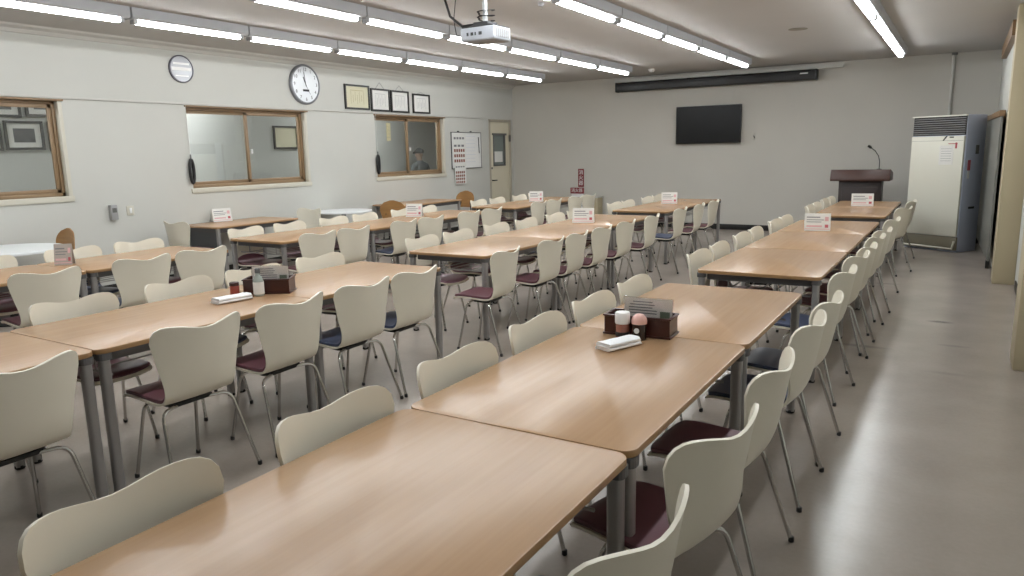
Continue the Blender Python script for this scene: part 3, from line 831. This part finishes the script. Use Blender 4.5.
def wallbox(y, z, hy, hz, dx, name, label, cat, m):
    y, z = yz(y, z)
    t = thing(name, label, cat, (XL, y, z))
    MB().box(0.001, dx, -hy, hy, -hz, hz).build('housing', m, t, bevel=.006)
    return t
t = wallbox(4.585, .95, .040, .085, .055, 'thermostat', 'grey wall controller below the gap between first and second windows', 'controller', M['socket'])
MB().box(.055, .058, -.025, .025, .0, .05).build('display', M['grey_frame'], t)
t = wallbox(4.79, .955, .045, .055, .012, 'light_switch', 'cream light switch plate beside the grey wall controller', 'switch', M['cream_trim'])
MB().box(.012, .018, -.015, .015, -.03, .03).build('rocker', M['white'], t, bevel=.003)

for i, (yy, lbl) in enumerate(((5.88, 'black strap hanging on a cord at the near edge of the second window'), (9.37, 'black strap hanging on a cord at the near edge of the third window'))):
    t = thing('hanging_strap', lbl, 'strap', (XL + .035, yy, 1.30), 0, 'black straps hanging by the windows')
    MB().tube([(.0, .026 * math.sin(a), .05 +   .145 * math.cos(a)) for a in [k * 2 * PI / 20 for k in range(21)]], .020, 8, cap=False).build('strap_loop', M['black'], t, smooth=True)
    MB().tube([(0, 0, .19), (0, 0, .26)], .010, 6).build('toggle', M['grey_frame'], t, smooth=True)
    MB().tube([(0, 0, .25), (-.012, 0, .86)], .003, 5).build('cord', M['pipe'], t)

# ------------------------------------------------------------------ passage: pictures, cream squares for a reflection, person
def picture(y0, y1, z0, z1, label, inner, mount):
    t = thing('framed_picture', label, 'picture', (PX, (y0 + y1) / 2, (z0 + z1) / 2), 0, 'framed pictures in the passage')
    W, D = (y1 - y0) / 2, (z1 - z0) / 2; e = .03
    fb = MB(); fb.box(.001, .03, -W, W, -D, -D + e); fb.box(.001, .03, -W, W, D - e, D); fb.box(.001, .03, -W, -W + e, -D + e, D - e); fb.box(.001, .03, W - e, W, -D + e, D - e)
    fb.build('frame', M['black_frame'] if mount else M['black_frame'], t)
    MB().box(.002, .012, -W + e, W - e, -D + e, D - e).build('mount', M['paper'] if mount else inner, t)
    if mount: MB().box(.012, .015, -W + .10, W - .10, -D + .09, D - .09).build('picture_sheet', inner, t)
    return t
PICS = [
    ((4, 121, 43, 150), 'framed dark picture seen in the passage through the nearest window', M['photo'], True),
    ((-18, 92, 19, 117), 'framed picture cut by the window head, seen through the nearest window', M['photo'], True),
    ((24, 92, 62, 117), 'framed picture high at the frame edge, seen through the nearest window', M['photo'], True),
    ((48, 122, 84, 151), 'framed picture half hidden by the brown stile of the nearest window', M['photo'], True),
    ((-40, 121, 1, 151), 'framed picture cut at the photo edge, seen through the nearest window', M['photo'], True),
    ((273, 126, 297, 149), 'black-framed cream sheet seen in the passage through the second window', M['cream_paper'], False)]
def on_x(u, v, X):
    d = fw + rt * ((u - 512) / FPX) + up * ((288 - v) / FPX); k = X / d.x
    return (d * k + Vector((0, 0, CAM_Z)))
def on_y(u, v, Y):
    d = fw + rt * ((u - 512) / FPX) + up * ((288 - v) / FPX); k = Y / d.y
    return (d * k + Vector((0, 0, CAM_Z)))
for (u0, v0, u1, v1), lab, inn, mt in PICS:
    p, q = on_x(u0, (v0 + v1) / 2, PX), on_x(u1, (v0 + v1) / 2, PX)
    za, zb = on_x((u0 + u1) / 2, v1, PX).z, on_x((u0 + u1) / 2, v0, PX).z
    picture(p.y, q.y, za, zb, lab, inn, mt)
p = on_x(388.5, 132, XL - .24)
t = thing('reflection_strip', 'vertical strip of cream squares standing for a reflection in the third window', 'reflection strip', (p.x, p.y, 0))  # reflection in the glass, built as solid cream squares behind the pane
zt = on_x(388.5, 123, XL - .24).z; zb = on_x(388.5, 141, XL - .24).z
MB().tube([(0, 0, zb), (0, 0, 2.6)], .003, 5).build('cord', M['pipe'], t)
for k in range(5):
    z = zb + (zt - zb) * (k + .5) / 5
    MB().box(-.004, .004, -.05, .05, z - .028, z + .028).build('card', M['yellow'], t)  # one cream square of the modelled reflection

def person():
    q = on_x(419, 160, XL - .95)
    K = 1.60 / 1.70                      # small person, whole figure scaled
    P = thing('person', 'person in a dark cap and grey work jacket behind the third window', 'person', (q.x, q.y + .02, 0), math.radians(78))
    verts = []; edges = []; rad = []
    def V(p, r, par=None):
        verts.append(Vector(p) * K); rad.append(r * K if isinstance(r, float) else (r[0] * K, r[1] * K))
        if par is not None: edges.append((par, len(verts) - 1))
        return len(verts) - 1
    pel = V((0, 0, .93), (.155, .11)); ab = V((0, .01, 1.08), (.145, .105), pel); ch = V((0, .0, 1.26), (.165, .115), ab); sh = V((0, -.01, 1.37), (.12, .085), ch)
    nk = V((0, .0, 1.45), .052, sh); hd0 = V((0, .015, 1.52), .068, nk); hd1 = V((0, .02, 1.59), .082, hd0); hd2 = V((0, .01, 1.655), .078, hd1)
    for s in (-1, 1):
        a = V((s * .17, -.01, 1.36), .060, sh); b = V((s * .215, -.02, 1.22), .050, a); e = V((s * .235, -.02, 1.07), .042, b)
        f = V((s * .23, .05, .94), .036, e); wv = V((s * .215, .12, .83), .027, f); hv = V((s * .205, .15, .765), (.036, .018), wv)
        l0 = V((s * .09, 0, .86), .088, pel); kn = V((s * .10, .015, .48), .058, l0); cf = V((s * .10, -.01, .30), .052, kn); an = V((s * .10, -.01, .08), .040, cf); ft = V((s * .115, .13, .035), (.042, .030), an)
    me = bpy.data.meshes.new('body'); me.from_pydata([tuple(v) for v in verts], edges, []); me.update()
    o = bpy.data.objects.new('body', me); C.objects.link(o); o.parent = P
    sk = o.modifiers.new('skin', 'SKIN'); sk.use_smooth_shade = True
    ss = o.modifiers.new('subd', 'SUBSURF'); ss.levels = 2; ss.render_levels = 2
    for v, r in zip(me.skin_vertices[0].data, rad): v.radius = (r, r) if isinstance(r, float) else r
    me.skin_vertices[0].data[0].use_root = True
    dg = bpy.context.evaluated_depsgraph_get(); dg.update()
    bm_ = bpy.data.meshes.new_from_object(o.evaluated_get(dg))
    o.modifiers.clear(); o.data = bm_
    bm_.materials.clear()
    for m in (M['skin'], M['uniform'], M['trousers'], M['black']): bm_.materials.append(m)
    for p in bm_.polygons:
        c = p.center / K; p.use_smooth = True
        hand_ = abs(c.x) > .15 and c.z < .86 and c.y > .07
        p.material_index = 0 if (c.z > 1.45 or hand_) else (3 if c.z < .09 else (2 if c.z < .93 and abs(c.x) < .2 else 1))
    # fingers
    for s in (-1, 1):
        fg = MB()
        for k, (l, ox) in enumerate(((.062, -.024), (.07, -.008), (.066, .008), (.052, .022))):
            b = Vector((s * .203 + ox * .6, .158 + ox * .5, .752)) * K
            fg.tube([b, b + Vector((0, .008, -l * .5)) * K, b + Vector((-s * .006, .002, -l)) * K], [.009 * K, .008 * K, .006 * K], 6)
        b = Vector((s * .19, .165, .785)) * K
        fg.tube([b, b + Vector((-s * .02, .02, -.02)) * K, b + Vector((-s * .022, .026, -.048)) * K], [.010 * K, .009 * K, .007 * K], 6)
        fg.build('fingers', M['skin'], P, smooth=True)
    hz = 1.61
    def ell(c, rx, ry, rz_, nm, m, zmin=-1.0, n=20):
        prof = []
        for k in range(13):
            a = -PI / 2 + PI * k / 12
            if math.sin(a) >= zmin: prof.append((max(.001, math.cos(a)), math.sin(a)))
        mb = MB().lathe(prof, n); mb.rot(lambda p: Vector((c[0] + p.x * rx, c[1] + p.y * ry, c[2] + p.z * rz_)) * K)
        return mb.build(nm, m, P, smooth=True)
    ell((0, .0, hz), .086, .098, .105, 'hair', M['hair'], -.15)
    ell((0, .005, hz + .03), .094, .108, .085, 'cap', M['cap'], .0)
    MB().prism([(-.075, .09), (-.06, .15), (-.02, .175), (.02, .175), (.06, .15), (.075, .09)], 'z', (hz + .022), (hz + .034)).rot(lambda p: Vector((p.x, p.y, p.z - (p.y - .09) * .35)) * K).build('cap_peak', M['cap'], P)
    ell((0, .108, hz - .045), .014, .022, .024, 'nose', M['skin'])
    for s in (-1, 1):
        ell((s * .034, .096, hz - .015), .013, .008, .008, 'eye', M['darkink'])
        ell((s * .086, .01, hz - .03), .010, .022, .032, 'ear', M['skin'])
    ell((0, .094, hz - .095), .024, .008, .006, 'mouth', M['redink'])
    cl = MB().lathe([(.075, 1.40), (.068, 1.44), (.062, 1.46), (.070, 1.46), (.085, 1.41)], 20)
    cl.rot(lambda p: p * K).build('collar', M['uniform'], P, smooth=True)
    return P
person()

# ------------------------------------------------------------------ projector
pj = thing('ceiling_projector', 'white projector hanging from the ceiling on a short pole', 'projector', (-3.43, 5.28, 2.405), math.radians(-2))
MB().box(-.165, .165, -.125, .125, 0, .105).build('shell', M['projector'], pj, bevel=.012, seg=3)
MB().box(-.15, .15, -.11, .11, -.004, .004).build('underside', M['socket'], pj)
MB().box(-.155, .155, -.115, .115, .104, .112).build('top_plate', M['projector_dark'], pj)
vt = MB()
for k in range(7): vt.box(.1655, .168, -.09 + k * .028, -.072 + k * .028, .02, .085)
vt.build('side_vent', M['socket'], pj)
cp = MB()
for k, w_ in enumerate((.03, .045, .02, .05)): cp.box(-.10 + k * .04, -.10 + k * .04 + w_ * .6, -.1275, -.1245, .04, .065)
cp.build('connector_panel', M['projector_dark'], pj)
MB().tube([(.09, .125, .05), (.09, .15, .05)], .035, 16).build('lens', M['black'], pj, smooth=True)
MB().tube([(0, 0, .13), (0, 0, 2.88 - 2.405)], .02, 12).build('mount_pole', M['silver'], pj, smooth=True)
ms = MB(); ms.box(-.07, .07, -.07, .07, .112, .15)
for a in range(4):
    d = math.radians(45 + 90 * a); ms.tube([(.05 * math.cos(d), .05 * math.sin(d), .14), (.14 * math.cos(d), .10 * math.sin(d), .112)], .012, 6)
ms.build('mount_spider', M['projector_dark'], pj)
MB().lathe([(.07, 2.88 - 2.405 - .02), (.07, 2.88 - 2.405)], 20).build('ceiling_plate', M['silver'], pj)
MB().tube([(.05 * math.cos(a) * (1 + .3 * math.sin(3 * a)), .06 * math.sin(a), .17 + .012 * a) for a in [k * .35 for k in range(40)]], .008, 6).rot(lambda p: Vector((p.x * 1.2, p.y * 1.2, .16 + (p.z - .17) * .55))).build('cable_coil', M['cable'], pj, smooth=True)
MB().tube([(-.05, 0, .15), (-.22, -.02, .14), (-.36, 0, .24), (-.43, .02, .40), (-.43, .02, .474)], .011, 8).build('cable', M['cable'], pj, smooth=True)
MB().tube([(-.165, -.05, .05), (-.26, -.05, .07), (-.30, -.03, .2), (-.28, 0, .474)], .004, 6).build('cable', M['cable'], pj, smooth=True)

# ceiling fittings
def ceil_disc(u, v, r, h, name, label, cat, m):
    d = fw + rt * ((u - 512) / FPX) + up * ((288 - v) / FPX); k = (H - CAM_Z) / d.z
    t = thing(name, label, cat, (d.x * k, d.y * k, H))
    MB().lathe([(r * .7, -h), (r, -h * .6), (r, 0)], 20).build('housing', m, t, smooth=True)
    return t
t = ceil_disc(651.5, 69, .055, .05, 'smoke_detector', 'small white detector on the ceiling near the screen case', 'detector', M['white'])
MB().lathe([(.02, -.06), (.025, -.05)], 12).build('sensor', M['socket'], t)
t = ceil_disc(798, 29, .11, .008, 'ceiling_hatch', 'flat dark round plate on the ceiling between the strip lights', 'ceiling plate', M['ac_base'])
t = ceil_disc(541, 3, .03, .03, 'ceiling_hook', 'small grey hook plate on the ceiling beside the projector', 'hook', M['socket'])
MB().tube([(0, 0, -.03), (.02, 0, -.05), (0, 0, -.06)], .004, 6).build('hook', M['socket'], t)

# ------------------------------------------------------------------ things on the tables
def tent_sign(x, y, rz, label, w_=.25, h_=.15, pm='paper'):
    t = thing('table_sign', label, 'sign', (x, y, TZ + .001), rz, 'small printed signs standing on the tables')
    st = MB(); lean = .035
    f1 = [(-w_ / 2, -lean, 0), (w_ / 2, -lean, 0), (w_ / 2, 0, h_), (-w_ / 2, 0, h_)]
    st.obox((0, -lean / 2, h_ / 2), (w_ / 2, 0, 0), (0, .0015, 0), (0, lean / 2, h_ / 2))
    st.obox((0, lean / 2, h_ / 2), (w_ / 2, 0, 0), (0, .0015, 0), (0, -lean / 2, h_ / 2))
    st.build('card', M[pm], t)
    dz = Vector((0, lean, h_)).normalized(); n = Vector((0, -h_, lean)).normalized()
    o = Vector((0, -lean, 0))
    def band(x0, x1, z0, z1, nm, m):
        c = o + dz * (h_ * (z0 + z1) / 2) * 1.03 + n * .0022 + Vector(((x0 + x1) / 2 * w_, 0, 0))
        return MB().obox(c, ((x1 - x0) / 2 * w_, 0, 0), n * .0005, dz * (z1 - z0) / 2 * h_).build(nm, m, t)
    band(-.42, .10, .74, .80, 'printed_line', M['ink']); band(-.42, .25, .60, .64, 'printed_line', M['ink'])
    band(-.42, .15, .48, .52, 'printed_line', M['ink']); band(-.48, .48, .08, .12, 'printed_border', M['pinkband'])
    band(-.42, .18, .21, .31, 'printed_band', M['pinkband']); band(.29, .42, .18, .36, 'emblem', M['redink']); band(.28, .42, .55, .80, 'printed_picture', M['pinkband'])
    return t
SIGNS = [((805, 829), 230.5, 'white sign on the middle tables leading to the lectern', -.015), ((852, 872), 206, 'white sign on the far tables leading to the lectern', 0),
         ((573, 594), 222.5, 'white sign on the middle tables leading to the television', 0), ((661.5, 677), 203.5, 'white sign on the far tables leading to the television', 0),
         ((529.5, 543), 201.5, 'white sign on the far tables nearest the windows', 0), ((407.5, 422), 216.5, 'white sign on the middle tables nearest the windows', 0),
         ((57.5, 73), 264.5, 'grey printed sign on the near tables nearest the windows', 0), ((210, 226), 221, 'white sign on the desk below the second window', 0)]
def on_z(u, v, z):
    d = fw + rt * ((u - 512) / FPX) + up * ((288 - v) / FPX); k = (z - CAM_Z) / d.z
    return d * k + Vector((0, 0, CAM_Z))
for (u0, u1), v, lab, _ in SIGNS:
    pos = on_z((u0 + u1) / 2, v, TZ); dist = (pos - Vector((0, 0, CAM_Z))).dot(fw)
    wide = (u1 - u0) * dist / FPX
    rz = math.atan2(-pos.x, -pos.y) * -1 + PI
    if 'desk below' in lab: pos.x = max(pos.x, XL + .12); rz = math.radians(75); wide *= .95
    elif 'grey printed' in lab: rz = math.radians(42)
    elif u0 > 700: rz = math.radians(8)
    else: rz = math.radians(18)
    ca = abs(math.cos(rz - math.atan2(-pos.x, pos.y))) if 'desk' not in lab else .8
    tent_sign(pos.x, pos.y, rz, lab, .13 if 'grey printed' in lab else max(.22, min(.32, wide / max(.6, ca))), .165, 'grey_card' if 'grey printed' in lab else 'paper')

def caddy(x, y, rz, label, w_=.285, d_=.13):
    t = thing('condiment_caddy', label, 'caddy', (x, y, TZ - .0015), rz, 'dark wooden condiment caddies')
    a, b, h = w_ / 2, d_ / 2, .085; e = .008
    bx = MB(); bx.box(-a, a, -b, -b + e, .006, h); bx.box(-a, a, b - e, b, .006, h); bx.box(-a, -a + e, -b + e, b - e, .006, h); bx.box(a - e, a, -b + e, b - e, .006, h); bx.box(-a, a, -b, b, .004, .012)
    bx.build('box', M['dark_wood'], t)
    MB().box(-a - .006, a + .006, -b - .006, b + .006, 0, .010).build('base_moulding', M['dark_wood'], t, bevel=.002)
    rm = MB(); q = .006
    rm.box(-a - q, a + q, -b - q, -b + e, h - .002, h + .006); rm.box(-a - q, a + q, b - e, b + q, h - .002, h + .006); rm.box(-a - q, -a + e, -b + e, b - e, h - .002, h + .006); rm.box(a - e, a + q, -b + e, b - e, h - .002, h + .006)
    rm.build('rim', M['dark_wood'], t, bevel=.002)
    MB().box(-a + e, a - e, -.004, .004, .012, h - .01).build('divider', M['dark_wood'], t)
    return t
def acrylic_card(x, y, rz, label):
    t = thing('acrylic_card', label, 'card stand', (x, y, TZ + .012), rz, 'clear card stands in the caddies')
    MB().box(-.115, .115, -.004, -.001, 0, .145).build('front_sheet', M['acrylic'], t)
    cd_ = MB().box(-.11, .11, .000, .002, .004, .14).build('printed_card', M['card'], t)
    MB().box(-.115, .115, .003, .006, 0, .145).build('rear_sheet', M['acrylic'], t)
    ln = MB()
    for k, (x0, x1) in enumerate(((-.07, .02), (-.085, .03), (-.09, .02), (-.09, .04), (-.09, .04))): ln.box(x0, x1, -.0008, -.0002, .122 - k * .013, .1265 - k * .013)
    ln.build('printed_lines', M['ink'], t)
    MB().box(.055, .10, -.0008, -.0002, .03, .085).build('printed_picture', mat('green_print', (128, 138, 118), .7), t)
    return t
def towel(x, y, rz, label, l=.21, w_=.085):
    t = thing('folded_towel', label, 'towel', (x, y, TZ - .002), rz, 'folded white towels')
    def roll(z0, h, wx, ly):
        v = []; f = []; n = 14; ns = 10
        for j in range(ns + 1):
            yy = -ly / 2 + ly * j / ns
            for k in range(n):
                a = 2 * PI * k / n; sx = abs(math.cos(a)) ** .55 * (1 if math.cos(a) > 0 else -1); sz = abs(math.sin(a)) ** .7 * (1 if math.sin(a) > 0 else -1)
                v.append((wx / 2 * sx * (1 + .02 * math.sin(j * 1.7)), yy + .004 * math.sin(a * 3 + j), z0 + h / 2 + h / 2 * sz * (1 + .06 * math.sin(j * 1.3 + a))))
        for j in range(ns):
            for k in range(n): f.append((j * n + k, j * n + (k + 1) % n, (j + 1) * n + (k + 1) % n, (j + 1) * n + k))
        f += [tuple(range(n - 1, -1, -1)), tuple(ns * n + k for k in range(n))]
        return v, f
    v, f = roll(.001, .018, w_, l); MB().add(v, f).build('lower_fold', M['towel'], t, smooth=True)
    v, f = roll(.016, .018, w_ * .94, l * .97); MB().add(v, f).build('upper_fold', M['towel'], t, smooth=True)
    return t
# on the lectern row: caddy by the second seam
caddy(-1.18, 3.035, math.radians(4), 'dark wooden condiment caddy on the near tables leading to the lectern', .298)
acrylic_card(-1.16, 3.07, math.radians(4), 'clear printed card standing in the caddy on the tables leading to the lectern')
t = thing('seasoning_jar', 'brown seasoning jar with a wide white cap in front of the dark caddy', 'jar', (-1.222, 2.925, TZ - .0015))
MB().lathe([(.026, 0), (.030, .004), (.030, .062), (.028, .07)], 20).build('body', M['brown_sauce'], t, smooth=True)
MB().lathe([(.032, .066), (.033, .07), (.033, .112), (.030, .116)], 20).build('cap', M['white'], t, smooth=True)
MB().lathe([(.0305, .01), (.0305, .03)], 20).build('label', M['black'], t)
t = thing('spice_shaker', 'dark spice shaker with a domed pink cap in front of the caddy', 'shaker', (-1.145, 2.927, TZ - .0015))
MB().lathe([(.027, 0), (.031, .004), (.031, .07), (.029, .075)], 20).build('body', M['dark_glass'], t, smooth=True)
MB().lathe([(.033, .072), (.034, .085), (.030, .10), (.018, .112), (.004, .116)], 20).build('cap', M['pink_cap'], t, smooth=True)
lb = MB().lathe([(.012, -.001), (.012, .001)], 16); lb.rot(lambda p: Vector((p.x + .0, -.0312 - p.z, .045 + p.y))).build('label', M['white'], t)
towel(-1.175, 2.775, math.radians(-22), 'folded white towel beside the jars on the tables leading to the lectern', .19)
# on the television row
caddy(-3.575, 3.0, math.radians(33), 'dark wooden condiment caddy on the near tables leading to the television', .275, .14)
acrylic_card(-3.593, 3.0277, math.radians(33), 'clear printed card standing in the caddy on the tables leading to the television')
t = thing('sauce_bottle', 'clear sauce bottle with a pale label beside the caddy on the television row', 'bottle', (-3.535, 2.885, TZ - .0015))
MB().lathe([(.028, 0), (.031, .004), (.031, .09), (.024, .11), (.014, .125), (.013, .14)], 20).build('body', M['grey_bottle'], t, smooth=True)
MB().lathe([(.0316, .012), (.0316, .085)], 20).build('label', M['paper'], t)
MB().lathe([(.016, .138), (.016, .162), (.012, .165)], 16).build('cap', M['dark_panel'], t, smooth=True)
t = thing('seasoning_jar', 'small red jar with dark lid behind the sauce bottle on the television row', 'jar', (-3.662, 2.812, TZ - .0015))
MB().lathe([(.024, 0), (.027, .004), (.027, .06), (.025, .066)], 18).build('body', mat('red_jar', (150, 70, 60), .3), t, smooth=True)
MB().lathe([(.028, .064), (.028, .082), (.024, .085)], 18).build('cap', M['dark_wood'], t, smooth=True)
towel(-3.545, 2.70, math.radians(-8), 'folded white towel beside the sauce bottle on the television row', .215, .09)

for p in protos.values():
    if not p[1]:
        for ch in list(p[0].children):
            for g in list(ch.children): bpy.data.objects.remove(g)
            bpy.data.objects.remove(ch)
        bpy.data.objects.remove(p[0])
